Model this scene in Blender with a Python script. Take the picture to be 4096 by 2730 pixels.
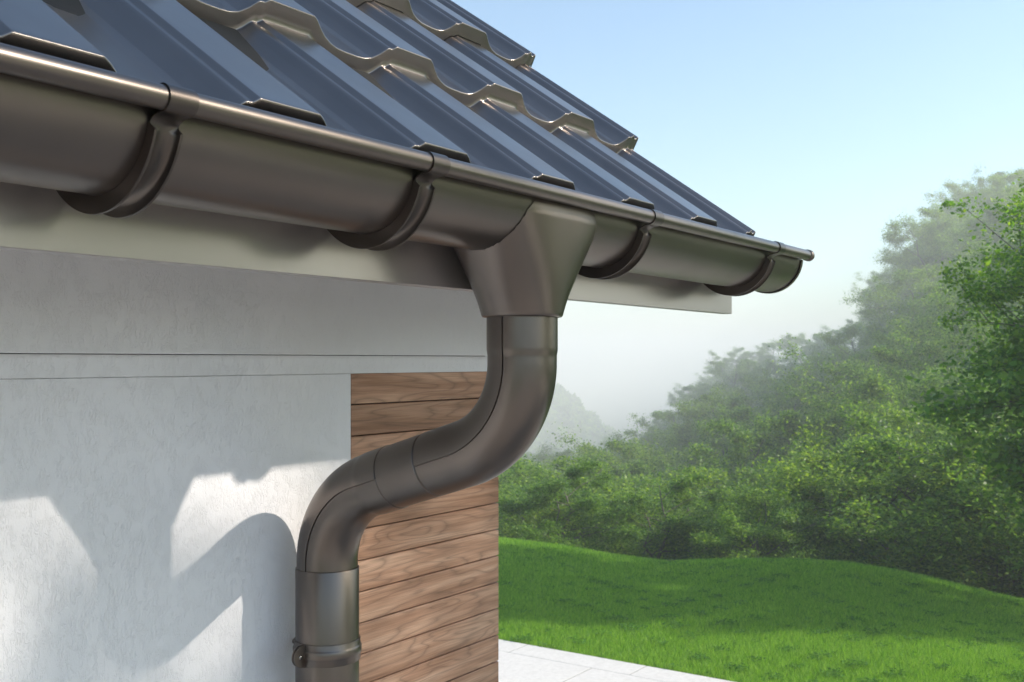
import bpy, math, random
import numpy as np
from mathutils import Vector
R = math.radians
sc = bpy.context.scene
for o in list(bpy.data.objects): bpy.data.objects.remove(o)
COL = sc.collection

# ------------------------------------------------------------------ camera
CZ = 2.6                                     # eye height above the terrace
TH = math.atan(2892/4251)
FW = np.array([math.cos(TH), math.sin(TH)])  # view direction on the ground plan
RT = np.array([math.sin(TH), -math.cos(TH)])
cam = bpy.data.cameras.new('camera'); camo = bpy.data.objects.new('camera', cam); COL.objects.link(camo)
camo.location = (0, 0, CZ)
camo.rotation_euler = (R(90), 0, math.atan2(-FW[0], FW[1]))
cam.lens = 37.36; cam.sensor_width = 36; cam.shift_y = 76/4096
cam.clip_start = 0.02; cam.clip_end = 9000
cam.dof.use_dof = True; cam.dof.focus_distance = 1.25; cam.dof.aperture_fstop = 22
sc.camera = camo

# ------------------------------------------------------------------ sky, sun, exposure
SUN = Vector((.67, -1.0, .68)).normalized()  # towards the sun
w = bpy.data.worlds.new('World'); sc.world = w; w.use_nodes = True
nt = w.node_tree; nt.nodes.clear()
sky = nt.nodes.new('ShaderNodeTexSky'); sky.sky_type = 'NISHITA'; sky.sun_disc = False
sky.sun_elevation = math.asin(SUN.z); sky.sun_rotation = math.atan2(SUN.x, SUN.y)
sky.air_density = 1.0; sky.dust_density = 1.2; sky.ozone_density = 1.0
bg = nt.nodes.new('ShaderNodeBackground'); bg.inputs['Strength'].default_value = 0.128
wo = nt.nodes.new('ShaderNodeOutputWorld')
tint = nt.nodes.new('ShaderNodeMix'); tint.data_type = 'RGBA'; tint.blend_type = 'MULTIPLY'; tint.inputs[0].default_value = 1
tint.inputs[7].default_value = (.89, .985, 1.0, 1)
nt.links.new(sky.outputs[0], tint.inputs[6]); nt.links.new(tint.outputs[2], bg.inputs[0]); nt.links.new(bg.outputs[0], wo.inputs[0])
sl = bpy.data.lights.new('sun', 'SUN'); sl.energy = 3.2; sl.angle = R(1.0); sl.color = (1, .915, .80)
so = bpy.data.objects.new('sun', sl); COL.objects.link(so)
so.rotation_euler = SUN.to_track_quat('Z', 'Y').to_euler(); so.location = SUN*20
sc.view_settings.view_transform = 'Standard'; sc.view_settings.look = 'None'
sc.view_settings.exposure = 1.0; sc.view_settings.gamma = 1
sc.render.engine = 'CYCLES'
sc.cycles.use_denoising = True
sc.cycles.max_bounces = 8; sc.cycles.diffuse_bounces = 4; sc.cycles.glossy_bounces = 4
sc.cycles.transmission_bounces = 4; sc.cycles.transparent_max_bounces = 8; sc.cycles.volume_bounces = 4
sc.cycles.sample_clamp_indirect = 6

# ------------------------------------------------------------------ helpers
def tag(o, label=None, cat=None, group=None, kind=None):
    for k, v in (('label', label), ('category', cat), ('group', group), ('kind', kind)):
        if v: o[k] = v
    return o
def empty(name, loc, label, cat, group=None):
    o = bpy.data.objects.new(name, None); COL.objects.link(o); o.location = loc
    o.empty_display_size = .1
    return tag(o, label, cat, group)
def npmesh(name, V, F, mat, parent=None, smooth=True, loc=None):
    """V (n,3) float, F (m,k) int or a list of faces; world coordinates even under a parent"""
    me = bpy.data.meshes.new(name)
    V = np.asarray(V, np.float32)
    if isinstance(F, np.ndarray):
        k = F.shape[1]
        me.vertices.add(len(V)); me.vertices.foreach_set('co', V.ravel())
        me.loops.add(F.size); me.loops.foreach_set('vertex_index', F.astype(np.int32).ravel())
        me.polygons.add(len(F)); me.polygons.foreach_set('loop_start', np.arange(0, F.size, k, dtype=np.int32))
        me.update(calc_edges=True); me.validate()
    else:
        me.from_pydata([tuple(v) for v in V.tolist()], [], F); me.update()
    me.polygons.foreach_set('use_smooth', [smooth]*len(me.polygons))
    me.materials.append(mat)
    o = bpy.data.objects.new(name, me); COL.objects.link(o)
    if parent is not None:
        o.parent = parent
        p = parent; off = Vector((0, 0, 0))
        while p is not None: off += p.location; p = p.parent
        o.location = -off if loc is None else loc
    return o
class MB:
    def __init__(s): s.v = []; s.f = []
    def add(s, V, F):
        b = len(s.v); s.v += [tuple(map(float, q)) for q in V]; s.f += [tuple(int(i)+b for i in q) for q in F]
    def box(s, x0, x1, y0, y1, z0, z1):
        s.add([(x, y, z) for x in (x0, x1) for y in (y0, y1) for z in (z0, z1)],
              [(0,1,3,2),(4,6,7,5),(0,4,5,1),(2,3,7,6),(0,2,6,4),(1,5,7,3)])
    def bbox(s, x0, x1, y0, y1, z0, z1, b):
        """box with chamfered edges"""
        X = (x0, x1); Y = (y0, y1); Z = (z0, z1); V = []; idx = {}
        for i in (0, 1):
            for j in (0, 1):
                for k in (0, 1):
                    sx, sy, sz = (b, -b)[i], (b, -b)[j], (b, -b)[k]
                    for a, p in enumerate(((X[i], Y[j]+sy, Z[k]+sz), (X[i]+sx, Y[j], Z[k]+sz), (X[i]+sx, Y[j]+sy, Z[k]))):
                        idx[i, j, k, a] = len(V); V.append(p)
        g = lambda i, j, k, a: idx[i, j, k, a]
        F = [(g(0,0,0,0),g(0,0,1,0),g(0,1,1,0),g(0,1,0,0)), (g(1,0,0,0),g(1,1,0,0),g(1,1,1,0),g(1,0,1,0)),
             (g(0,0,0,1),g(1,0,0,1),g(1,0,1,1),g(0,0,1,1)), (g(0,1,0,1),g(0,1,1,1),g(1,1,1,1),g(1,1,0,1)),
             (g(0,0,0,2),g(0,1,0,2),g(1,1,0,2),g(1,0,0,2)), (g(0,0,1,2),g(1,0,1,2),g(1,1,1,2),g(0,1,1,2))]
        for i in (0, 1):
            for j in (0, 1): F.append((g(i,j,0,0),g(i,j,0,1),g(i,j,1,1),g(i,j,1,0)))
            for k in (0, 1): F.append((g(i,0,k,0),g(i,0,k,2),g(i,1,k,2),g(i,1,k,0)))
        for j in (0, 1):
            for k in (0, 1): F.append((g(0,j,k,1),g(0,j,k,2),g(1,j,k,2),g(1,j,k,1)))
        for i in (0, 1):
            for j in (0, 1):
                for k in (0, 1): F.append((g(i,j,k,0),g(i,j,k,1),g(i,j,k,2)))
        s.add(V, F)
    def build(s, name, mat, parent=None, smooth=False):
        o = npmesh(name, s.v, s.f, mat, parent, smooth)
        import bmesh
        bm = bmesh.new(); bm.from_mesh(o.data); bmesh.ops.recalc_face_normals(bm, faces=bm.faces); bm.to_mesh(o.data); bm.free()
        return o
def gridfaces(n, m, closed=False):
    """n rows of m verts; closed joins last column to first"""
    i = np.arange(n-1)[:, None]; j = np.arange(m if closed else m-1)[None]
    a = i*m+j; b = i*m+(j+1) % m
    return np.stack([a, b, b+m, a+m], -1).reshape(-1, 4)
def smoothstep(x): x = np.clip(x, 0, 1); return x*x*(3-2*x)

# ------------------------------------------------------------------ materials
def mat(name):
    m = bpy.data.materials.new(name); m.use_nodes = True
    n = m.node_tree; b = n.nodes['Principled BSDF']
    return m, n, b
def nd(n, t, **kw):
    x = n.nodes.new(t)
    for k, v in kw.items():
        if k in x.inputs: x.inputs[k].default_value = v
        else: setattr(x, k, v)
    return x
def coords(n, scale=(1, 1, 1), loc=(0, 0, 0)):
    tc = n.nodes.new('ShaderNodeTexCoord'); mp = n.nodes.new('ShaderNodeMapping')
    mp.inputs['Scale'].default_value = scale; mp.inputs['Location'].default_value = loc
    n.links.new(tc.outputs['Object'], mp.inputs[0]); return mp
def noise(n, scale=(1, 1, 1), detail=3, rough=.5, dist=0, loc=(0, 0, 0)):
    t = nd(n, 'ShaderNodeTexNoise', Scale=1.0, Detail=detail, Roughness=rough, Distortion=dist)
    n.links.new(coords(n, scale, loc).outputs[0], t.inputs['Vector']); return t.outputs['Fac']
def ramp(n, fac, stops, interp='LINEAR'):
    r = n.nodes.new('ShaderNodeValToRGB'); r.color_ramp.interpolation = interp
    e = r.color_ramp.elements
    while len(e) < len(stops): e.new(.5)
    for q, (p, c) in zip(e, stops): q.position = p; q.color = (*c, 1) if len(c) == 3 else c
    n.links.new(fac, r.inputs[0]); return r.outputs[0]
def math_(n, op, a, b=None, c=None):
    x = nd(n, 'ShaderNodeMath', operation=op)
    for i, v in enumerate((a, b, c)):
        if v is None: continue
        if isinstance(v, (int, float)): x.inputs[i].default_value = v
        else: n.links.new(v, x.inputs[i])
    return x.outputs[0]
def mix(n, f, a, b, bt='MIX'):
    x = nd(n, 'ShaderNodeMix', data_type='RGBA', blend_type=bt)
    for s, v in ((x.inputs[0], f), (x.inputs[6], a), (x.inputs[7], b)):
        if isinstance(v, (int, float)): s.default_value = v
        elif isinstance(v, tuple): s.default_value = (*v, 1) if len(v) == 3 else v
        else: n.links.new(v, s)
    return x.outputs[2]
def bump(n, b, h, strength, dist):
    x = nd(n, 'ShaderNodeBump', Strength=strength, Distance=dist); n.links.new(h, x.inputs['Height'])
    n.links.new(x.outputs[0], b.inputs['Normal']); return x

def metal(name, col, rough, metallic=1.0, coat=.0):
    m, n, b = mat(name)
    c = ramp(n, noise(n, (9, 9, 9), 3), [(.3, tuple(x*.93 for x in col)), (.7, tuple(min(1, x*1.05) for x in col))])
    n.links.new(c, b.inputs['Base Color'])
    b.inputs['Metallic'].default_value = metallic
    rr = ramp(n, noise(n, (14, 14, 14), 4), [(.3, (rough*.92,)*3), (.7, (rough*1.08,)*3)])
    n.links.new(rr, b.inputs['Roughness'])
    bump(n, b, noise(n, (1500, 1500, 1500), 2), .05, .0003)
    b.inputs['Coat Weight'].default_value = coat
    return m
M_GUT = metal('satin_brown_metal', (.186, .157, .139), .34)
M_BRK = metal('bracket_metal', (.125, .105, .093), .36)
M_ROOF = metal('roof_sheet_metal', (.25, .222, .208), .30)
M_EDGE = metal('screw_metal', (.3, .27, .24), .25)
M_GAP, n, b = mat('dark_gap'); b.inputs['Base Color'].default_value = (.02, .018, .016, 1); b.inputs['Roughness'].default_value = .9

def plaster(name, col):
    m, n, b = mat(name)
    a = noise(n, (200, 200, 78), 3, .6, .6)
    g = math_(n, 'ABSOLUTE', math_(n, 'SUBTRACT', a, .5))
    groove = math_(n, 'SUBTRACT', 1.0, math_(n, 'SMOOTH_MIN', math_(n, 'MULTIPLY', g, 16.0), 1.0, .2))
    mask = ramp(n, noise(n, (75, 75, 45), 2, .5, 0, (7, 3, 1)), [(.40, (0, 0, 0)), (.52, (1, 1, 1))])
    lines = math_(n, 'MULTIPLY', groove, mask)
    fine = noise(n, (700, 700, 520), 3, .6)
    h = math_(n, 'ADD', math_(n, 'MULTIPLY', lines, -1.0), math_(n, 'MULTIPLY', fine, .9))
    bump(n, b, h, .6, .0008)
    big = noise(n, (2.5, 2.5, 2.5), 3)
    c0 = ramp(n, big, [(.3, tuple(x*.97 for x in col)), (.7, col)])
    c = mix(n, math_(n, 'MULTIPLY', lines, .02), c0, (.35, .34, .33))
    n.links.new(c, b.inputs['Base Color']); b.inputs['Roughness'].default_value = .92
    b.inputs['Specular IOR Level'].default_value = .2
    return m
M_PLA = plaster('white_scratched_plaster', (.83, .82, .84))

m, n, b = mat('painted_fascia'); M_FAS = m
c = ramp(n, noise(n, (3, 3, 3), 3), [(.3, (.45, .40, .385)), (.7, (.48, .43, .415))])
n.links.new(c, b.inputs['Base Color']); b.inputs['Roughness'].default_value = .28; b.inputs['Metallic'].default_value = .7
bump(n, b, noise(n, (260, 260, 260), 3), .06, .0005)

# wood cladding: contour lines of a stretched noise give cathedral grain; every plank gets its own offset
PITCH = .0497; ZTOP = CZ-.0215
m, n, b = mat('oiled_wood_cladding'); M_WOOD = m
tc = n.nodes.new('ShaderNodeTexCoord'); sp = n.nodes.new('ShaderNodeSeparateXYZ'); n.links.new(tc.outputs['Object'], sp.inputs[0])
pid = math_(n, 'FLOOR', math_(n, 'DIVIDE', math_(n, 'SUBTRACT', ZTOP, sp.outputs['Z']), PITCH))
wn = nd(n, 'ShaderNodeTexWhiteNoise', noise_dimensions='1D'); n.links.new(pid, wn.inputs['W'])
def woodvec(sx, sz, k):
    cx = n.nodes.new('ShaderNodeCombineXYZ')
    n.links.new(math_(n, 'MULTIPLY', math_(n, 'ADD', sp.outputs['X'], math_(n, 'MULTIPLY', wn.outputs['Value'], 7.3)), sx), cx.inputs[0])
    n.links.new(math_(n, 'MULTIPLY', sp.outputs['Z'], sz), cx.inputs[2])
    n.links.new(math_(n, 'MULTIPLY', wn.outputs['Value'], 37.0+k), cx.inputs[1]); return cx.outputs[0]
t1 = nd(n, 'ShaderNodeTexNoise', Scale=1.0, Detail=2.0, Roughness=.45, Distortion=.35); n.links.new(woodvec(2.6, 21, 0), t1.inputs['Vector'])
ring = math_(n, 'PINGPONG', math_(n, 'MULTIPLY', t1.outputs['Fac'], 24.0), 1.0)
ringc = ramp(n, ring, [(.0, (0, 0, 0)), (.2, (.55, .55, .55)), (.5, (.9, .9, .9)), (1, (1, 1, 1))])
t2 = nd(n, 'ShaderNodeTexNoise', Scale=1.0, Detail=4.0, Roughness=.65); n.links.new(woodvec(14, 520, 3), t2.inputs['Vector'])
t3 = nd(n, 'ShaderNodeTexNoise', Scale=1.0, Detail=3.0, Roughness=.5); n.links.new(woodvec(3.5, 60, 9), t3.inputs['Vector'])
base = ramp(n, t3.outputs['Fac'], [(.32, (.36, .19, .115)), (.5, (.50, .285, .185)), (.68, (.62, .39, .27))])
base = mix(n, math_(n, 'MULTIPLY', math_(n, 'SUBTRACT', 1.0, ringc), .5), base, (.17, .1, .07))
fib = ramp(n, t2.outputs['Fac'], [(.35, (.72, .7, .68)), (.6, (1.06, 1.05, 1.04))])
base = mix(n, .75, base, fib, 'MULTIPLY')
tone = ramp(n, wn.outputs['Value'], [(0, (.72, .68, .64)), (1, (1.18, 1.18, 1.18))])
base = mix(n, 1.0, base, tone, 'MULTIPLY')
n.links.new(base, b.inputs['Base Color']); b.inputs['Roughness'].default_value = .55
b.inputs['Specular IOR Level'].default_value = .35
bump(n, b, math_(n, 'ADD', math_(n, 'MULTIPLY', t2.outputs['Fac'], .5), math_(n, 'MULTIPLY', ring, .3)), .25, .0006)

m, n, b = mat('pale_stone_paving'); M_STONE = m
sp1 = ramp(n, noise(n, (26, 26, 26), 5, .7), [(.3, (.62, .58, .53)), (.62, (.74, .70, .65))])
spk = ramp(n, noise(n, (90, 38, 60), 2, .6, .3, (3, 1, 0)), [(.70, (0, 0, 0)), (.76, (1, 1, 1))])
n.links.new(mix(n, math_(n, 'MULTIPLY', spk, .5), sp1, (.3, .29, .28)), b.inputs['Base Color'])
b.inputs['Roughness'].default_value = .7
bump(n, b, noise(n, (120, 120, 120), 4), .2, .002)

m, n, b = mat('mortar'); M_MORT = m; b.inputs['Base Color'].default_value = (.2, .19, .18, 1); b.inputs['Roughness'].default_value = .9
m, n, b = mat('brown_grey_bounce_paving'); M_BOUNCE = m  # added out-of-view paving; tone chosen for the bounce light it gives
n.links.new(ramp(n, noise(n, (3, 3, 3), 6, .7), [(.3, (.33, .3, .27)), (.7, (.44, .4, .365))]), b.inputs['Base Color'])
b.inputs['Roughness'].default_value = .75
m, n, b = mat('lawn_soil'); M_SOIL = m
g1 = ramp(n, noise(n, (1.2, 1.2, 1.2), 4, .6), [(.3, (.022, .065, .009)), (.7, (.045, .11, .015))])
g2 = ramp(n, noise(n, (40, 40, 40), 3, .7), [(.3, (.5, .5, .5)), (.7, (1.3, 1.3, 1.3))])
n.links.new(mix(n, 1.0, g1, g2, 'MULTIPLY'), b.inputs['Base Color']); b.inputs['Roughness'].default_value = .95
b.inputs['Specular IOR Level'].default_value = .1

def leafmat(name, cols, trans, tcol, rough=.45, objvar=True, spec=.25):
    """cols: colour stops picked at random for every leaf; trans: share of light let through"""
    m, n, b = mat(name)
    geo = n.nodes.new('ShaderNodeNewGeometry')
    c = ramp(n, geo.outputs['Random Per Island'], cols)
    if objvar:
        oi = n.nodes.new('ShaderNodeObjectInfo')
        v = ramp(n, oi.outputs['Random'], [(0, (.78, .84, .8)), (.5, (1, 1, 1)), (1, (1.22, 1.1, .9))])
        c = mix(n, 1.0, c, v, 'MULTIPLY')
    n.links.new(c, b.inputs['Base Color']); b.inputs['Roughness'].default_value = rough
    b.inputs['Specular IOR Level'].default_value = spec
    tr = n.nodes.new('ShaderNodeBsdfTranslucent'); n.links.new(mix(n, 1.0, c, tcol, 'MULTIPLY'), tr.inputs[0])
    ms = nd(n, 'ShaderNodeMixShader'); ms.inputs[0].default_value = trans
    out = [x for x in n.nodes if x.type == 'OUTPUT_MATERIAL'][0]
    n.links.new(b.outputs[0], ms.inputs[1]); n.links.new(tr.outputs[0], ms.inputs[2]); n.links.new(ms.outputs[0], out.inputs[0])
    return m
M_LEAF = leafmat('forest_leaves', [(0, (.05, .125, .022)), (.45, (.13, .24, .036)), (.85, (.21, .33, .05)), (1, (.28, .40, .065))], .45, (1.7, 1.7, .8))
M_LEAFN = leafmat('near_leaves', [(0, (.05, .13, .018)), (.5, (.10, .22, .025)), (1, (.22, .34, .04))], .45, (2.0, 2.1, .9), .4)
M_GRASS = leafmat('grass_blades', [(0, (.05, .15, .014)), (.4, (.16, .34, .028)), (1, (.34, .52, .07))], .28, (1.9, 2.0, .8), .5, False, .2)
M_CLOV = leafmat('clover', [(0, (.06, .16, .02)), (1, (.11, .25, .035))], .35, (1.6, 1.8, .8), .7, False, .12)
m, n, b = mat('bark'); M_BARK = m
n.links.new(ramp(n, noise(n, (8, 8, 2), 4, .6), [(.3, (.07, .06, .048)), (.7, (.17, .15, .125))]), b.inputs['Base Color'])
b.inputs['Roughness'].default_value = .9

# ------------------------------------------------------------------ ground
US = [1144, 1300, 1450, 1550, 1600, 1750, 1850, 1920, 1980, 2080, 2150, 2250, 2353]
SK = [1040, 1050, 1005, 950, 850, 790, 775, 770, 690, 570, 460, 410, 375]     # where the wood meets the sky
CU = [1144, 1300, 1400, 1530, 1650, 1750, 1850, 1950, 2050, 2150, 2250, 2353, 2600]
CV = [1250, 1270, 1290, 1308, 1305, 1303, 1306, 1313, 1330, 1352, 1380, 1405, 1440]
def polar(x, y):
    d = x*FW[0]+y*FW[1]; l = x*RT[0]+y*RT[1]
    u = 1176.5+2442*l/np.maximum(d, .5); return d, u
def DS(u): return np.interp(u, [1144, 1600, 1900, 2150, 2353], [260, 250, 220, 165, 118])      # how far off the skyline wood stands
def wood_top(u, q):
    v0 = 1150-.22*np.maximum(0, u-1700)
    return v0+(np.interp(u, US, SK)-v0)*q**.9
def ground_z(x, y):
    x = np.asarray(x, float); y = np.asarray(y, float)
    d, u = polar(x, y)
    uc = np.clip(u, 1100, 2500)
    fr = np.clip((uc-1144)/1209, 0, 1)
    dc = np.interp(uc, [1144, 1530, 1800, 2353], [15.5, 14.5, 13.6, 12.8])
    d0 = 10.3-1.8*fr
    zc = CZ-(np.interp(uc, CU, CV)-828)/2442*dc
    z1 = zc*smoothstep((d-d0)/(dc-d0))
    e = np.maximum(d-dc, 0)
    z1 = z1-np.where(e < 2, .14*e*e, .56+.56*(e-2))
    ds = DS(uc)
    q = np.clip(np.log(np.maximum(d, 19)/19)/np.log(ds/19), 0, 1)
    tv = wood_top(uc, q)
    G = CZ+(828-tv)*np.clip(d, 19, ds)/2442-(4.8+4*q)
    G = G+(-46-G)*smoothstep((d-ds*1.12)/110)
    hill = 29*np.exp(-((d-470)/75)**2)*np.exp(-((u-1262)/125.)**2)
    z = np.where(d > dc, np.maximum(z1, G)+hill, z1)
    return z*smoothstep((d-6)/2)
rings = np.concatenate([np.linspace(.0, 8, 9), np.arange(8.3, 24, .3), np.arange(24, 100, 1.5), np.geomspace(100, 3000, 60)])
az0 = math.atan2(FW[1], FW[0])
az = np.concatenate([np.arange(-34, 20, .5), np.arange(20, 326, 6)])*math.pi/180+az0
RR, AA = np.meshgrid(rings, az, indexing='ij')
gx = RR*np.cos(AA); gy = RR*np.sin(AA)
lawn = npmesh('ground', np.stack([gx, gy, ground_z(gx, gy)-.012], -1).reshape(-1, 3), gridfaces(len(rings), len(az), True), M_SOIL)
tag(lawn, kind='structure')

# ------------------------------------------------------------------ terrace of pale slabs
mb = MB(); XE = 8.058
mb.box(-9, XE-.002, -14, 6.4, -.25, .0162)
m2 = MB()
jy = 4.107; rows = [(XE-.313, XE, 4.107)]
x = XE-.313; k = 0
while x > 5.4:
    x0 = x-.8; rows.append((x0, x, 4.458 if k == 0 else 4.458-.4*(k % 3))); x = x0; k += 1
for (x0, x1, ys) in rows:
    y = ys
    while y > -14:  y -= 1.2
    while y < 6.4:
        y1 = min(y+1.2, 6.4); m2.bbox(x0+.003, x1-.003 if x1 < XE else x1, max(y, -14)+.005, y1-.005, -.006, .018, .0006); y += 1.2
patio = mb.build('terrace', M_MORT); tag(patio, kind='structure')
slabs = m2.build('terrace', M_STONE, patio)
slabs.name = 'paving_slabs'
m3 = MB(); m3.box(-9, x-.004, -14, 6.39, -.1, .0180); m3.build('unseen_bounce_paving', M_BOUNCE, patio)  # unseen paving added near the house to cut bounce onto wall and eaves

# ------------------------------------------------------------------ house
YW = 1.145; XC = 1.643
house = empty('house', (-2, 4, 0), 'white plastered house corner with wood cladding, pale fascia and dark metal tile roof', 'house')
mb = MB(); mb.box(-7, XC-.02, YW+.021, 7.6, -.02, CZ+.13); mb.build('core_wall', M_GAP, house)
mb = MB(); mb.bbox(-7.0, 1.2345, YW, YW+.021, .02, CZ-.0217, .0006); mb.build('plaster_wall', M_PLA, house)
mb = MB(); mb.bbox(-7.0, XC, YW-.0004, YW+.021, CZ-.0212, CZ+.0068, .0004); mb.build('plaster_band', M_PLA, house)
mb = MB(); mb.bbox(-7.0, XC+.0005, YW-.030, YW+.021, CZ+.0078, CZ+.135, .0012); mb.build('plaster_frieze', M_PLA, house)
for x0 in (-7.0, XC-.02):
    mb = MB(); mb.box(x0, x0+.019, YW+.03, 7.6, .02, CZ+.127); mb.build('gable_wall', M_PLA, house)
mb = MB(); z = ZTOP
while z > .1:
    mb.bbox(1.2385, XC, YW+.003, YW+.02, z-PITCH+.0019, z, .0008); z -= PITCH
mb.build('wood_cladding', M_WOOD, house)
mb = MB(); mb.bbox(-7.4, 1.945, .807, .8265, CZ+.0893, CZ+.245, .0008); mb.build('fascia_board', M_FAS, house)
mb = MB(); mb.box(-7.4, 1.94, .8265, YW+.02, CZ+.131, CZ+.145); mb.build('soffit', M_FAS, house)

# roof: sheet metal tiles.  profile across one module, step along the slope
AL = R(35); LROW = .3013; HROW = .0258; P = .2275; XR = 1.625
Y0, Z0 = .70, CZ+.2276
prof = [(0,0),(.0065,-.0037),(.0175,-.0122),(.028,-.019),(.040,-.0242),(.055,-.028),(.072,-.0292),(.095,-.0295),(.108,-.0285),(.118,-.0255),(.125,-.0205),
        (.131,-.0155),(.138,-.0075),(.1412,-.0055),(.1475,-.0053),(.1505,-.0028),(.1540,0)]
verge = [(.1545,-.0003),(.158,-.003),(.163,-.0060),(.1665,-.005),(.1700,-.0015),(.1723,-.0003),(.1735,-.0015),(.1765,-.0150),(.1785,-.0270)]
px, ph = zip(*prof)
def hprof(x):
    t = np.mod(x-XR, P); h = np.interp(t, list(px)+[P], list(ph)+[0.0])
    over = x > XR+.1540
    vx, vh = zip(*verge)
    return np.where(over, np.interp(x-XR, vx, vh), h)
xs = np.arange(-5.2, XR+.1786, .0005)
hh = hprof(xs); kx = np.arange(-5, 6); kk = np.exp(-(kx/2.2)**2); kk /= kk.sum()
hs = np.convolve(np.pad(hh, 5, mode='edge'), kk, 'valid')
curv = np.abs(np.gradient(np.gradient(hs, xs), xs))
# adaptive sampling: keep more points where the profile bends
keep = [0]; acc = 0
for i in range(1, len(xs)):
    acc += .0005/.012+curv[i]*.0005/.10
    if acc > 1 or i == len(xs)-1: keep.append(i); acc = 0
xs = xs[keep]; hs = hs[keep]
def roof_sheet(k0, k1):
    """rows k0..k1-1 of the front slope as one pressed sheet"""
    path = []
    for k in range(k0, k1):
        q = [(-.0006 if k == k0 and k0 else 0, -HROW+(.0018 if k == k0 and k0 else 0)), (0, -HROW*.6), (0, -.0022), (.0003, -.0009), (.0010, -.0002), (.0024, 0), (.008, 0),
             (.03, 0), (.15, 0), (.27, 0), (LROW-.006, 0), (LROW-.0016, 0.0002)]
        if k == k1-1: q += [(LROW+.02, 0)]
        else: q += [(LROW-.0004, .0010)]
        for (s_, h_) in q[(0 if k == k0 else 1):]:
            path.append((k*LROW*math.cos(AL)-k*HROW*math.sin(AL)+s_*math.cos(AL)-h_*math.sin(AL),
                         k*LROW*math.sin(AL)+k*HROW*math.cos(AL)+s_*math.sin(AL)+h_*math.cos(AL)))
    path = np.array(path)
    n_ = len(path)
    X = np.repeat(xs[None], n_, 0)
    Y = Y0+path[:, :1]-hs[None]*math.sin(AL); Z = Z0+path[:, 1:]+hs[None]*math.cos(AL)
    return np.stack([X, Y, Z], -1).reshape(-1, 3), gridfaces(n_, len(xs))
NR = 14
VV = []; FF = []; off = 0
for k in range(0, NR, 2):
    V, F = roof_sheet(k, k+2); VV.append(V); FF.append(F+off); off += len(V)
V = np.concatenate(VV); F = np.concatenate(FF)
F = F[:, ::-1] if False else F
roof = npmesh('roof_tiles', V, F, M_ROOF, house)
ridgeY = Y0+NR*(LROW*math.cos(AL)-HROW*math.sin(AL)); ridgeZ = Z0+NR*(LROW*math.sin(AL)+HROW*math.cos(AL))
V2 = V.copy(); V2[:, 1] = 2*ridgeY-V2[:, 1]
npmesh('rear_roof_tiles', V2, F[:, ::-1].copy(), M_ROOF, house)
sl_ = (ridgeZ-Z0)/(ridgeY-Y0)
def slab(x0, x1, d0, d1, y0):
    a = [(y0, Z0+(y0-Y0)*sl_-d0), (ridgeY, ridgeZ-d0), (2*ridgeY-y0, Z0+(y0-Y0)*sl_-d0)]
    c = [(q[0], q[1]-(d1-d0)) for q in a]
    V = [(x, *q) for x in (x0, x1) for q in a+c]
    return V, [(0,1,4,3),(1,2,5,4),(6,9,10,7),(7,10,11,8),(0,6,7,1),(1,7,8,2),(3,4,10,9),(4,5,11,10),(0,3,9,6),(2,8,11,5)]
mb = MB(); mb.add(*slab(-5.1, XR+.12, .060, .085, .84)); mb.build('roof_deck', M_GAP, house)
yb = YW+.03; ye = 2*ridgeY-yb; zz = lambda y: Z0+(min(y, 2*ridgeY-y)-Y0)*sl_-.09
for x0 in (XC-.02, -7.0):
    mb = MB(); V = [(x, y, z) for x in (x0, x0+.019) for (y, z) in ((yb, CZ+.128), (7.58, CZ+.128), (7.58, zz(7.58)), (ridgeY, ridgeZ-.09), (yb, zz(yb)))]
    mb.add(V, [(0,1,2,3,4), (9,8,7,6,5)]+[(i, (i+1) % 5, (i+1) % 5+5, i+5) for i in range(5)])
    mb.build('gable_triangle', M_PLA, house)
mb = MB(); a = np.linspace(-1.9, 1.9, 13)
V = []
for xx in (-5.2, XR+.17):
    for q in a: V.append((xx, ridgeY+.11*math.sin(q), ridgeZ-.035+.11*math.cos(q)))
mb.add(V, [(i, i+1, i+14, i+13) for i in range(12)]); mb.build('ridge_cap', M_ROOF, house, True)

# ------------------------------------------------------------------ gutter
YG, ZG, RG = .7416, CZ+.194, .0635
XEND = 1.972
BY, BZ, BR = .6635, CZ+.1965, .0094
gutter = empty('rain_gutter', (0, .7416, ZG), 'brown metal half-round rain gutter with rolled front bead under the roof edge', 'gutter')
def arc(cy, cz, r, a0, a1, n_): return [(cy+r*math.sin(a), cz-r*math.cos(a)) for a in np.linspace(a0, a1, n_)]   # angle from straight down, + towards the house
def prism_strip(path, x0, x1):
    V = [(x, y, z) for (y, z) in path for x in (x0, x1)]
    n_ = len(path); return np.array(V), np.array([(2*i, 2*i+1, 2*i+3, 2*i+2) for i in range(n_-1)])
sec = [(YG+.0628, ZG+.022), (YG+.0632, ZG+.010)]+arc(YG, ZG, RG, R(90), R(-88), 60)
sec += [(BY+.0140, ZG+.0045), (BY+.0118, BZ+.0060), (BY+.0080, BZ+.0088), (BY+.004, BZ+.0094)]
sec += [(BY-BR*math.sin(a), BZ+BR*math.cos(a)) for a in np.linspace(R(0), R(285), 34)]
V, F = prism_strip(sec, -4.0, XEND); trough = npmesh('trough', V, F, M_GUT, gutter)
# inner face of the trough (sheet thickness)
sec2 = [(YG+(y-YG)*.985, ZG+(z-ZG)*.985+.0003) for (y, z) in sec[:62]]
V, F = prism_strip(sec2, -4.0, XEND-.0005); npmesh('trough_inside', V, F, M_GUT, gutter)

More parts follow.
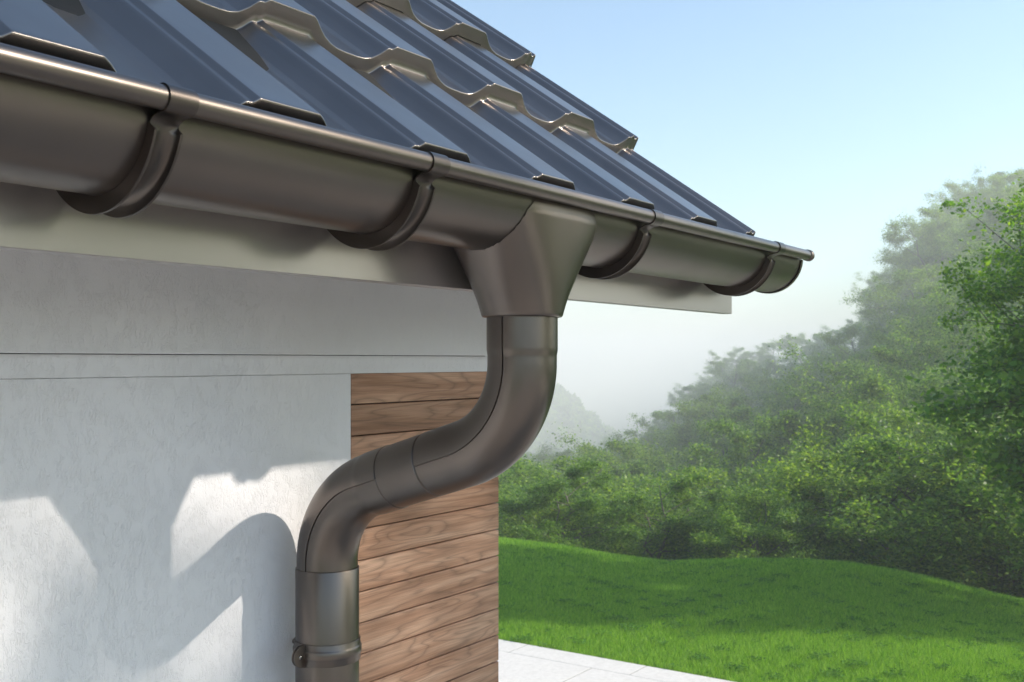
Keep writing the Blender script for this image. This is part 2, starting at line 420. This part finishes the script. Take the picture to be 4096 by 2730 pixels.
# end cap: half disc, rim and bead stopper
def lathe_x(cy, cz, prof_, n_=32):
    """prof_: (x, r) list spun round an axis along X"""
    V = [(x, cy+r*math.sin(t), cz-r*math.cos(t)) for (x, r) in prof_ for t in np.linspace(0, 2*math.pi, n_, endpoint=False)]
    F = gridfaces(len(prof_), n_, True); return np.array(V), F
cap = MB()
rim = arc(YG, ZG, RG+.0016, R(100), R(-86), 48)
for (xa, ra, xb, rb) in ((XEND-.0065, 0, XEND-.0065, .0011), (XEND-.0065, .0011, XEND+.0015, .0011), (XEND+.0015, .0011, XEND+.0027, 0), (XEND+.0027, 0, XEND+.0027, -.006), (XEND+.0027, -.006, XEND+.0010, -.0075)):
    def rp(q, d): y, z = q; L = math.hypot(y-YG, z-ZG); return (YG+(y-YG)*(L+d)/L, ZG+(z-ZG)*(L+d)/L)
    V = [];
    for q in rim: V.append((xa, *rp(q, ra))); V.append((xb, *rp(q, rb)))
    cap.add(V, [(2*i, 2*i+1, 2*i+3, 2*i+2) for i in range(len(rim)-1)])
disc = [rpq for rpq in arc(YG, ZG, RG-.0055, R(95), R(-86), 40)]
cap.add([(XEND+.0010, y, z) for (y, z) in disc], [tuple(range(len(disc)))])
ecap = cap.build('end_cap', M_GUT, gutter, True)
V, F = lathe_x(BY, BZ, [(XEND-.0155, BR), (XEND-.0155, BR+.0013), (XEND-.002, BR+.0014), (XEND+.0005, BR+.0008), (XEND+.0015, BR-.001), (XEND+.0017, .0005)], 40)
npmesh('bead_stopper', V, F, M_GUT, ecap)

# brackets: strap over the bead and round the trough, with two outstanding flanges
def bracket(x0, idx):
    W = .0262
    pts = []     # (y, z, ny, nz, flange height)
    rr = BR+.0011
    for a in np.linspace(R(-48), R(178), 34):       # from behind the bead over the top to its underside
        pts.append((BY-rr*math.sin(a), BZ+rr*math.cos(a), -math.sin(a), math.cos(a), 0.))
    # reverse curve onto the trough
    y1, z1 = pts[-1][0], pts[-1][1]
    a0 = math.asin(-(RG+.0012-.0008)/(RG+.0012)*.985)
    ys, zs = YG+(RG+.0012)*math.sin(a0), ZG-(RG+.0012)*math.cos(a0)
    for t in np.linspace(0, 1, 10)[1:-1]:
        y = y1+(ys-y1)*t; z = z1+(zs-z1)*(t*t*t*.9+.1*t)
        pts.append((y, z, -.15-.8*t, -.98+.6*t, 0.))
    angs = np.linspace(a0, R(96), 66)
    for i, a in enumerate(angs):
        g = (i/len(angs)); hgt = .0018+.0062*smoothstep((a-a0)/.05)+.0058*smoothstep((a-a0-.05)/1.5)
        if a > R(70): hgt *= max(.1, 1-(a-R(70))/R(26))
        pts.append((YG+(RG+.0012)*math.sin(a), ZG-(RG+.0012)*math.cos(a), math.sin(a), -math.cos(a), float(hgt)))
    V = []; m_ = 0
    for (y, z, ny, nz, h) in pts:
        L = math.hypot(ny, nz); ny /= L; nz /= L
        f = min(1, h/.008)
        cs = [(0, h), (.0012*f, h+.0004*f), (.0026*f, h), (.0030*f, h*.45), (.0052*f, .0018*f), (.0095*f, .0004*f), (W/2, 0)]
        right = [(W-a_, b_) for (a_, b_) in reversed(cs[:-1])]
        cs = cs+right+[(W, -.0012), (0, -.0012)]
        m_ = len(cs)
        for (cxx, r_) in cs: V.append((x0+cxx, y+ny*(r_+.0004), z+nz*(r_+.0004)))
    F = gridfaces(len(pts), m_, True).tolist()
    F += [tuple(range(m_)), tuple(range((len(pts)-1)*m_, len(pts)*m_))]
    q = MB(); q.add(V, F)
    o = q.build('bracket', M_BRK, gutter, True)
    md = o.modifiers.new('sharp', 'EDGE_SPLIT'); md.split_angle = R(48)
    # stay running back to the fascia
    return o
for i, x0 in enumerate([-2.95, -1.95, -.95, -.05, .5095, .8235, 1.3085, 1.790]): bracket(x0, i)

# ------------------------------------------------------------------ downpipe
XP, YP = 1.1128, .7416
YL = 1.0777
dp = empty('downpipe', (XP, YL, 0), 'brown metal downpipe with funnel outlet and swan-neck offset, standing close to the plaster wall', 'downpipe')
def path_pts():
    z0, R1, inc, L, R2 = CZ-.003, .1241, R(17.47), .1722, .1215
    pts = [(YP, z) for z in np.arange(CZ+.066, z0, -.003)]
    th1 = math.pi/2-inc
    for a in np.linspace(0, th1, 60): pts.append((YP+R1*(1-math.cos(a)), z0-R1*math.sin(a)))
    sA = len(pts)
    y, z = pts[-1]
    for s_ in np.arange(.002, L, .002): pts.append((y+math.cos(inc)*s_, z-math.sin(inc)*s_))
    y, z = y+math.cos(inc)*L, z-math.sin(inc)*L
    cy, cz = y-R2*math.sin(inc), z-R2*math.cos(inc)
    for a in np.linspace(0, th1, 60):
        g = math.pi/2-inc-a; pts.append((cy+R2*math.cos(g), cz+R2*math.sin(g)))
    y, z = pts[-1]
    for zz_ in np.arange(z-.003, CZ-.34, -.003): pts.append((y, zz_))
    return np.array(pts), sA
PP, SA = path_pts()
S = np.concatenate([[0], np.cumsum(np.linalg.norm(np.diff(PP, axis=0), axis=1))])
S_in = S[SA-1]        # arc length where the inclined straight starts
def tube(s0, s1, rf, seam=False, lip0=False, lip1=False, nseg=96):
    """swept tube between arc lengths; rf(s) gives its radius; the lap seam runs down the -X side"""
    ss = [s0]+[s for s in S if s0+.0005 < s < s1-.0005]+[s1]
    ss = np.array(ss)
    y = np.interp(ss, S, PP[:, 0]); z = np.interp(ss, S, PP[:, 1])
    ty = np.interp(ss+.001, S, PP[:, 0])-np.interp(ss-.001, S, PP[:, 0]); tz = np.interp(ss+.001, S, PP[:, 1])-np.interp(ss-.001, S, PP[:, 1])
    L = np.hypot(ty, tz); ty /= L; tz /= L
    ny, nz = tz, -ty      # in-plane normal; at the vertical part it points to -Y (towards the terrace)
    th = np.linspace(0, 2*math.pi, nseg, endpoint=False)
    if seam: th = np.sort(np.concatenate([th, R(180)+np.array([-.035, -.022, -.008, .004, .03, .06])]))
    V = []
    def ringv(i, r, ds=0):
        out = []
        for t in th:
            rr_ = r
            if seam:
                q = t-math.pi
                if -.03 < q < .0: rr_ = r-.0016
                elif 0 <= q < .5: rr_ = r+.0007*(1-q/.5)
            out.append((XP+rr_*math.cos(t), y[i]+rr_*math.sin(t)*ny[i]+ty[i]*ds, z[i]+rr_*math.sin(t)*nz[i]+tz[i]*ds))
        return out
    rings_ = []
    if lip0: rings_ += [ringv(0, rf(ss[0])-.0022), ringv(0, rf(ss[0])-.0006, 0), ringv(0, rf(ss[0]), .0007)]
    for i in range(0, len(ss)):
        if lip0 and i == 0: continue
        rings_.append(ringv(i, rf(ss[i])))
    if lip1: rings_ += [ringv(len(ss)-1, rf(ss[-1])-.0006, .0006), ringv(len(ss)-1, rf(ss[-1])-.003, .0006)]
    V = np.array(rings_).reshape(-1, 3)
    return V, gridfaces(len(rings_), len(th), True)
def addpart(name, s0, s1, rf, **k):
    V, F = tube(s0, s1, rf, **k)
    o = npmesh(name, V, F, M_GUT, dp)
    md = o.modifiers.new('sharp', 'EDGE_SPLIT'); md.split_angle = R(40)
    return o
zc0 = CZ+.066
r_up = lambda s: .0449-.0011*float(smoothstep((s-(.066-.0138))/.009))
addpart('upper_elbow', 0, S_in+.0545, r_up, seam=True, lip1=True)
addpart('connecting_pipe', S_in+.045, S_in+.135, lambda s: .0410 if s < S_in+.0563 else .0436)
r_lo = lambda s: .0446-.0010*float(smoothstep((s-(S_in+.160))/.012))
addpart('lower_elbow', S_in+.1250, S[-1], r_lo, seam=True, lip0=True)
# straight pipe with rolled top edge
def lathe_z(cx_, cy_, prof_, n_=96):
    V = [(cx_+r*math.cos(t), cy_+r*math.sin(t), z) for (r, z) in prof_ for t in np.linspace(0, 2*math.pi, n_, endpoint=False)]
    return np.array(V), gridfaces(len(prof_), n_, True)
V, F = lathe_z(XP, YL, [(.0436, CZ-.31), (.0442, CZ-.2975), (.0448, CZ-.2968), (.0453, CZ-.2976), (.0453, CZ-.45), (.0453, 1.2), (.0453, .03)])
npmesh('straight_pipe', V, F, M_GUT, dp)

# funnel outlet: round at the foot, flaring to a wide saddle that wraps the trough
n_t = 160; zs = np.linspace(CZ+.0575, CZ+.205, 90)
tt = np.linspace(0, 2*math.pi, n_t, endpoint=False)
def fsec(z):
    q = z-CZ
    A = .0518+.58*(q-.0575); B = .0518+.0158*min(1, (q-.0575)/.115)
    e = 2+1.35*float(smoothstep((q-.06)/.125))
    if q > .178: A = .0518+.58*(.178-.0575); B = .0676
    return A, B, e
V = np.zeros((len(zs), n_t, 3)); ok = np.ones((len(zs), n_t), bool)
for i, z in enumerate(zs):
    A, B, e = fsec(z)
    c, s_ = np.cos(tt), np.sin(tt)
    V[i, :, 0] = XP+A*np.sign(c)*np.abs(c)**(2/e); V[i, :, 1] = YP+B*np.sign(s_)*np.abs(s_)**(2/e); V[i, :, 2] = z
# stop each column on the trough's skin
for j in range(n_t):
    hit = None
    for i in range(len(zs)):
        y, z = V[i, j, 1]-YG, V[i, j, 2]-ZG
        if hit is None and z < .004 and math.hypot(y, z) < RG+.0012 and zs[i] > CZ+.10: hit = i
        if hit is not None: V[i, j] = V[hit, j]
    if hit is None: V[-1, j, 2] = zs[-1]
foot = []
for (r, z) in ((.0430, CZ+.0535), (.0475, CZ+.0533), (.0500, CZ+.0540), (.0512, CZ+.0555)):
    foot.append([(XP+r*math.cos(t), YP+r*math.sin(t), z) for t in tt])
V = np.concatenate([np.array(foot), V]); F = gridfaces(len(V), n_t, True)
# keep the part below the bead on the front
mbf = MB(); mbf.add(V.reshape(-1, 3), F)
fun = mbf.build('funnel_outlet', M_GUT, dp, True)
import bmesh
bm = bmesh.new(); bm.from_mesh(fun.data)
bmesh.ops.remove_doubles(bm, verts=bm.verts, dist=.00002)
bmesh.ops.delete(bm, geom=[f for f in bm.faces if all(v.co.z > ZG+.004 and True for v in f.verts) or (all(abs(v.co.y-YG) < .05 and v.co.z > ZG-.02 for v in f.verts))], context='FACES')
bm.to_mesh(fun.data); bm.free()
fun.data.polygons.foreach_set('use_smooth', [True]*len(fun.data.polygons))

# collar of the outlet wrapping the trough (thin sleeve, its edge shows as a dark line)
sl2 = [];
for (dx, rr_) in ((0, RG+.0001), (0, RG+.0013), (.002, RG+.0016)):
    sl2.append((dx, rr_))

# clamp round the pipe
ZCL = CZ-.4135
V, F = lathe_z(XP, YL, [(.0456, ZCL+.0150), (.0469, ZCL+.0152), (.0472, ZCL+.0145), (.0472, ZCL+.0072), (.0480, ZCL+.0060), (.0488, ZCL+.0045), (.0488, ZCL-.0045), (.0480, ZCL-.0062), (.0472, ZCL-.0075), (.0472, ZCL-.0145), (.0468, ZCL-.0152), (.0456, ZCL-.0150)], 120)
clamp = npmesh('pipe_clamp', V, F, M_GUT, dp)
def ear(y0, y1):
    q = MB(); xo = XP-.0465
    out = [(xo, ZCL+.0150)]+[(xo-.020*math.cos(a)-.0012, ZCL+.0165*math.sin(a)) for a in np.linspace(R(62), R(-62), 15)]+[(xo, ZCL-.0170)]
    n_ = len(out)
    V = [(x, y0, z) for (x, z) in out]+[(x, y1, z) for (x, z) in out]
    q.add(V, [tuple(range(n_)), tuple(range(2*n_-1, n_-1, -1))]+[(i, (i+1) % n_, (i+1) % n_+n_, i+n_) for i in range(n_)])
    return q
e1 = ear(YL-.0030, YL-.0012); e1.build('clamp_ear', M_GUT, clamp)
e2 = ear(YL+.0008, YL+.0026); e2.build('clamp_ear', M_GUT, clamp)
sx, sz = XP-.0562, ZCL-.0005
q = MB()
for k in range(6):
    pass
dome = [(.0036*math.cos(a), YL-.0030-.0024*math.sin(a)) for a in np.linspace(0, R(88), 8)]
V = [(sx+r*math.cos(t), y, sz+r*math.sin(t)) for (r, y) in dome for t in np.linspace(0, 2*math.pi, 24, endpoint=False)]
q.add(V, gridfaces(8, 24, True)); q.build('screw', M_EDGE, clamp, True)
q = MB(); q.box(sx-.0019, sx+.0019, YL-.00565, YL-.0048, sz-.00045, sz+.00045); q.box(sx-.00044, sx+.00044, YL-.00562, YL-.0048, sz-.0019, sz+.0019)
q.build('screw_slot', M_GAP, clamp)
V = [(XP+r*math.cos(t), y, ZCL+r*math.sin(t)) for (r, y) in ((.004, YL+.045), (.004, YW+.01)) for t in np.linspace(0, 2*math.pi, 16, endpoint=False)]
q = MB(); q.add(V, gridfaces(2, 16, True)); q.build('wall_stud', M_EDGE, clamp, True)

# ------------------------------------------------------------------ trees
def quads(C, N, U, a, b_):
    """leaf rhombi: centre C, normal N, long axis U, half length a, half width b_"""
    Vv = np.cross(N, U); Vv /= np.linalg.norm(Vv, axis=1)[:, None]+1e-9
    V = np.stack([C-U*a, C+Vv*b_, C+U*a, C-Vv*b_], 1).reshape(-1, 3)
    return V, np.arange(len(V)).reshape(-1, 4)
def tubes(segs, sides):
    V = []; F = []
    for (p, q_, r0, r1) in segs:
        p = np.array(p); q_ = np.array(q_); d = q_-p; L = np.linalg.norm(d)
        if L < 1e-6: continue
        d = d/L; a = np.cross(d, [0, 0, 1.] if abs(d[2]) < .9 else [1., 0, 0]); a /= np.linalg.norm(a); c = np.cross(d, a)
        b0 = len(V)
        for (o_, r) in ((p, r0), (q_, r1)):
            for t in range(sides):
                g = 2*math.pi*t/sides; V.append(tuple(o_+r*(a*math.cos(g)+c*math.sin(g))))
        for t in range(sides): F.append((b0+t, b0+(t+1) % sides, b0+sides+(t+1) % sides, b0+sides+t))
    return np.array(V), np.array(F)
def make_tree_mesh(seed, H, W, leaf, nl, nlimb=15, low=.12, top=1.0, flat=.6, bias=None, sub=7, sig=1.0):
    rg = np.random.default_rng(seed)
    segs = []; cl = []
    stems = rg.integers(1, 4) if H < 9 else 1
    for st in range(stems):
        lean = rg.normal(size=2)*.10*H if stems > 1 else rg.normal(size=2)*.04*H
        nseg = 7; p = np.array([0, 0, -.6]); tr = [p]
        for k in range(nseg):
            f = (k+1)/nseg; tr.append(np.array([lean[0]*f+rg.normal()*.04*W, lean[1]*f+rg.normal()*.04*W, H*top*f*(.94 if st == 0 else .8)]))
        for k in range(nseg): segs.append((tr[k], tr[k+1], .016*H*(1-k/nseg)+.012, .016*H*(1-(k+1)/nseg)+.012))
        tr = np.array(tr)
        for l in range(nlimb//stems+2):
            f = low+(.97-low)*((l+rg.random())/(nlimb//stems+2)); 
            z = f*nseg; i = min(int(z), nseg-1); base_ = tr[i]+(tr[i+1]-tr[i])*(z-i)
            a = rg.random()*2*math.pi
            R_ = W*.5*(.35+.75*math.sin(math.pi*min(1, (f-.02)**.75)))*(.75+.5*rg.random())
            el = rg.uniform(-.05, .75)+.6*max(0, f-.6)
            dr = np.array([math.cos(a)*math.cos(el), math.sin(a)*math.cos(el), math.sin(el)])
            if bias is not None: dr = dr+np.array(bias); dr /= np.linalg.norm(dr)
            mid = base_+dr*R_*.5+np.array([0, 0, .05*R_]); end = base_+dr*R_+rg.normal(size=3)*.08*R_
            r0 = .007*H*(1.1-f)+.008
            segs += [(base_, mid, r0, r0*.6), (mid, end, r0*.6, r0*.25)]
            for s_ in range(sub):
                g = .3+.7*(s_+rg.random())/sub
                b2 = base_+(mid-base_)*g*2 if g < .5 else mid+(end-mid)*(g-.5)*2
                a2 = a+rg.uniform(-1.3, 1.3); e2_ = rg.uniform(-.35, 1.0)
                d2 = np.array([math.cos(a2)*math.cos(e2_), math.sin(a2)*math.cos(e2_), math.sin(e2_)])
                L2 = R_*rg.uniform(.25, .55); en = b2+d2*L2
                segs.append((b2, en, r0*.3, r0*.12))
                for c in range(4):
                    h_ = .45+.62*c/3; cl.append(np.append(b2+(en-b2)*h_+rg.normal(size=3)*.05*L2, sig*(.15*H/7+.13*rg.random()*L2*1.3)))
    cl = np.array(cl); per = max(3, int(nl/len(cl)))
    idx = np.repeat(np.arange(len(cl)), per); C = cl[idx, :3]; sg = cl[idx, 3][:, None]
    C = C+rg.normal(size=(len(C), 3))*sg*np.array([1, 1, flat])
    C[:, 2] = np.maximum(C[:, 2], .05)
    N = rg.normal(size=C.shape)*np.array([.55, .55, .4])+np.array([0, 0, .8]); N /= np.linalg.norm(N, axis=1)[:, None]
    U = rg.normal(size=C.shape); U -= (U*N).sum(1)[:, None]*N; U /= np.linalg.norm(U, axis=1)[:, None]
    s_ = leaf*(.6+.7*rg.random((len(C), 1)))
    V, F = quads(C, N, U, s_*.5, s_*.29)
    return V, F, tubes(segs, 6)
def mk_tree(name, mesh3, leafm, loc, rot, s, label, cat, group):
    V, F, (TV, TF) = mesh3
    r = empty(name, loc, label, cat, group); r.rotation_euler = (0, 0, rot); r.scale = (s, s, s)
    t = npmesh('trunk', TV, TF, M_BARK, r, True, (0, 0, 0)); c = npmesh('crown', V, F, leafm, r, False, (0, 0, 0))
    return r
def dup(root, loc, rot, s, label, group):
    r = root.copy(); COL.objects.link(r); r.location = loc; r.rotation_euler = (0, 0, rot); r.scale = (s, s, s) if not isinstance(s, tuple) else s
    r['label'] = label; r['group'] = group
    for ch in root.children:
        c = ch.copy(); COL.objects.link(c); c.parent = r
    return r
protos = [make_tree_mesh(11+i, 7.0, 5.2+.4*(i % 3), .115, 32000, nlimb=15+i, sub=4) for i in range(6)]
rg = np.random.default_rng(5)
def place(d, u): l = (u-1176.5)/2442*d; return d*FW+l*RT
COLS = [(1100, 'hidden behind the house corner'), (1230, 'right of the elbow'), (1340, 'below the distant blue hill'), (1450, 'below the end of the blue hill'), (1570, 'right of the skyline dip'),
        (1700, 'below the fascia end'), (1860, 'below the gutter end cap'), (2010, 'right of the gutter end'), (2170, 'left of the nearest tree'), (2485, 'behind the nearest tree'), (9999, 'beyond the right edge')]
LAYERS = [(.03, 'bright leafy bush at the lawn crest'), (.1, 'low green tree behind the crest bushes'), (.2, 'leafy green tree in the second row'), (.3, 'mid green tree at the slope foot'),
          (.45, 'mid green tree low on the slope'), (.6, 'green tree halfway up the slope'), (.75, 'soft green tree high on the slope'), (.9, 'misty tree just below the skyline'), (9, 'pale hazy tree on the skyline')]
CELLS = {}
made = [None]*6; pts = []; cnt = 0
def sky_v(u): return np.interp(u, US, SK)
def put(d, u, topv, q_):
    """a tree at view distance d whose top should reach image height topv"""
    global cnt
    xy = place(d, u); gz = float(ground_z(xy[0], xy[1]))-.1
    top = CZ+(828-topv)/2442*d
    h = np.clip(top-gz, 2.2, 17.0); s = h/6.9
    cl_ = next(t for lim, t in COLS if u < lim); ly = next(t for lim, t in LAYERS if q_ < lim)
    lab = ly+', '+cl_; grp = ly.replace(' tree ', ' trees ').replace(' bush ', ' bushes ')+' '+cl_
    k = int(rg.integers(0, 6)); rot = rg.random()*6.28
    wdt = s*(1.0 if h > 5 else 1.25)
    if made[k] is None:
        t_ = made[k] = mk_tree('deciduous_tree', protos[k], M_LEAF, (xy[0], xy[1], gz), rot, s, lab, 'tree', grp); made[k].scale = (wdt, wdt, s)
    else: t_ = dup(made[k], (xy[0], xy[1], gz), rot, (wdt, wdt, s), lab, grp)
    CELLS.setdefault(lab, []).append((u, t_))
    cnt += 1
for (q_, n_, lo, hi) in ((0, 10, 1110, 1230), (.07, 9, 1010, 1160), (.15, 10, 940, 1110), (.26, 12, 0, 0), (.39, 15, 0, 0), (.53, 22, 0, 0), (.67, 26, 0, 0), (.83, 32, 0, 0), (1., 36, 0, 0)):
    for i in range(n_):
        u = 1110+1370*(i+.5+rg.uniform(-.42, .42))/n_
        D_ = DS(u); dd = 19*(D_/19)**q_*(1+rg.uniform(-.06, .06)); sv = sky_v(u)
        tv = float(wood_top(u, q_))+(rg.uniform(-75, 70)*(1-.45*q_) if q_ < 1 else rg.uniform(-16, 26))
        tv = max(tv, sv-12)
        put(dd, u, tv, q_)

# the same wood goes on behind the house corner and beyond the right edge
for (q_, n_) in ((0, 4), (.15, 4), (.39, 4), (.6, 5), (.83, 6), (1., 7)):
    for (ua, ub) in ((640, 1080), (2500, 2950)):
        for i in range(n_):
            u = ua+(ub-ua)*(i+.5+rg.uniform(-.35, .35))/n_; uc_ = min(u, 2500)
            put(19*(DS(u)/19)**q_*(1+rg.uniform(-.06, .06)), u, float(wood_top(uc_, q_))+rg.uniform(-40, 50)*(1-.45*q_), q_)
ORD = ['leftmost', 'second from left', 'third from left', 'fourth from left', 'fifth from left', 'sixth from left', 'seventh from left', 'eighth from left', 'ninth from left', 'tenth from left', 'eleventh from left', 'twelfth from left']
for lab, row in CELLS.items():
    row.sort(key=lambda t: t[0])
    for i, (u, t_) in enumerate(row):
        if len(row) == 2: t_['label'] = lab+', '+('left' if i == 0 else 'right')+' one'
        elif len(row) > 2: t_['label'] = lab+', '+(ORD[i] if i < len(row)-1 else 'rightmost')
# tree at the right edge of the lawn, close by
near = make_tree_mesh(77, 5.9, 5.0, .07, 110000, nlimb=34, low=.16, flat=.9, sub=12, sig=.42)
xy = place(13.0, 2760); gz = float(ground_z(xy[0], xy[1]))
mk_tree('deciduous_tree', near, M_LEAFN, (xy[0], xy[1], gz), 1.0, .92, 'nearest tree, crisp bright green leaves, cut off by the right edge', 'tree', None)

# far hill wood: one mass of crowns
rg = np.random.default_rng(9)
N_ = 42000
uu = rg.uniform(1060, 1560, N_); ddm = rg.uniform(380, 540, N_)
X_ = ddm*FW[0]+(uu-1176.5)/2442*ddm*RT[0]; Y_ = ddm*FW[1]+(uu-1176.5)/2442*ddm*RT[1]
cell = np.floor(X_/7)*13.7+np.floor(Y_/7)*7.1
bumpz = (np.sin(X_*.4+1.3*np.sin(Y_*.17))*np.cos(Y_*.43+np.sin(X_*.21))+1)*3.5+rg.random(N_)*2.5
C = np.stack([X_, Y_, ground_z(X_, Y_)+bumpz], -1)
Nn = rg.normal(size=C.shape)+[0, 0, .6]; Nn /= np.linalg.norm(Nn, axis=1)[:, None]
Uu = rg.normal(size=C.shape); Uu -= (Uu*Nn).sum(1)[:, None]*Nn; Uu /= np.linalg.norm(Uu, axis=1)[:, None]
V, F = quads(C, Nn, Uu, 1.5+1.0*rg.random((N_, 1)), 1.2)
fw = npmesh('distant_woods', V, F, M_LEAF, None, False)
tag(fw, 'wooded hill fading blue in the haze far behind the valley', 'woods', None, 'stuff')

# trees outside the picture on the sunny side of the lawn: they throw the shade on it
SHADE = [(6.75, -7.35, 1.31)]
slim = make_tree_mesh(91, 5.2, 2.3, .1, 60000, nlimb=22, low=.1)
mk_tree('deciduous_tree', slim, M_LEAFN, (13.5, .6, 0), 0, 1.0, 'slim leafy tree beyond the right edge of the photo, its shadow lying across the lawn', 'tree', None)
for (x, y, s) in SHADE:
    dup(made[0], (x, y, -.1), x, s, 'leafy tree beside the terrace in front of the house, outside the photo', 'trees shading the terrace')

# ------------------------------------------------------------------ grass
rg = np.random.default_rng(3)
def scatter(n_, d0, d1, u0, u1, pw=1.0):
    d = d0+(d1-d0)*rg.random(n_)**pw; l = (rg.uniform(u0, u1, n_)-1176.5)/2442*d
    x = d*FW[0]+l*RT[0]; y = d*FW[1]+l*RT[1]
    k = ~((x < XE+.012) & (y < 6.42)); return x[k], y[k]
def blades(x, y, h, wd, lean):
    n_ = len(x); z = ground_z(x, y)-.014; a = rg.random(n_)*2*math.pi; b = rg.random(n_)*2*math.pi
    hh_ = h*(.5+.8*rg.random(n_)); ww = wd*(.6+.8*rg.random(n_)); le = lean*rg.random(n_)*hh_
    base_ = np.stack([x, y, z], -1); dx = np.stack([np.cos(a)*ww, np.sin(a)*ww, 0*z], -1)
    tip = base_+np.stack([np.cos(b)*le, np.sin(b)*le, hh_], -1)
    V = np.stack([base_-dx, base_+dx, tip], 1).reshape(-1, 3); return V, np.arange(len(V)).reshape(-1, 3)
x1, y1 = scatter(330000, 8.3, 13.5, 1100, 2420); V1, F1 = blades(x1, y1, .06, .0031, .9)
x2, y2 = scatter(190000, 13.0, 17.5, 1100, 2420); V2, F2 = blades(x2, y2, .07, .0045, .9)
x3, y3 = scatter(60000, 6.5, 8.6, 1500, 2420); V3, F3 = blades(x3, y3, .05, .002, .8)
VG = [V1, V2, V3]; FG = [F1, F2, F3]
for (n_, d0, d1, ua, ub) in ((120000, 7.2, 17.5, 560, 1105), (150000, 6.5, 16.5, 2415, 3100)):
    xx, yy = scatter(n_, d0, d1, ua, ub); a_, b_ = blades(xx, yy, .07, .0045, .9); VG.append(a_); FG.append(b_)
of = 0
for i in range(len(FG)): FG[i] = FG[i]+of; of += len(VG[i])
gr = npmesh('grass', np.concatenate(VG), np.concatenate(FG), M_GRASS, None, False)
tag(gr, 'short bright green lawn grass on the rolling mound beside the terrace', 'grass', None, 'stuff')
x, y = scatter(150000, 8.0, 16.5, 1100, 2420)
pat = .45*np.sin(x*2.3+1.7*np.sin(y*1.1))*np.cos(y*2.9+1.3*np.sin(x*1.9))+np.sin(x*9.1+y*4.3+2*np.sin(y*2.1))*np.cos(y*10.3-x*3.2+1.5*np.sin(x*3.3))
k = pat+rg.normal(size=len(x))*.25 > .8; x = x[k]; y = y[k]
C = np.stack([x, y, ground_z(x, y)+.022+.03*rg.random(len(x))], -1)
Nn = rg.normal(size=C.shape)*.35+[0, 0, 1]; Nn /= np.linalg.norm(Nn, axis=1)[:, None]
Uu = rg.normal(size=C.shape); Uu -= (Uu*Nn).sum(1)[:, None]*Nn; Uu /= np.linalg.norm(Uu, axis=1)[:, None]
V, F = quads(C, Nn, Uu, .0115+.008*rg.random((len(x), 1)), .0105)
cv = npmesh('clover', V, F, M_CLOV, None, False)
tag(cv, 'dark green clover patches scattered through the lawn grass', 'clover', None, 'stuff')

# ------------------------------------------------------------------ haze
HZ = 26.0
mb = MB(); mb.box(-3150, 3150, -3150, 3150, -48, HZ)
m = bpy.data.materials.new('haze_air'); m.use_nodes = True; n = m.node_tree; n.nodes.clear()
pv = nd(n, 'ShaderNodeVolumePrincipled', Density=.0031, Anisotropy=0.0); pv.inputs['Color'].default_value = (1, .985, .965, 1)
out = n.nodes.new('ShaderNodeOutputMaterial'); n.links.new(pv.outputs[0], out.inputs['Volume'])
hz = mb.build('haze', m); tag(hz, 'pale morning haze in the air', 'haze', None, 'stuff')
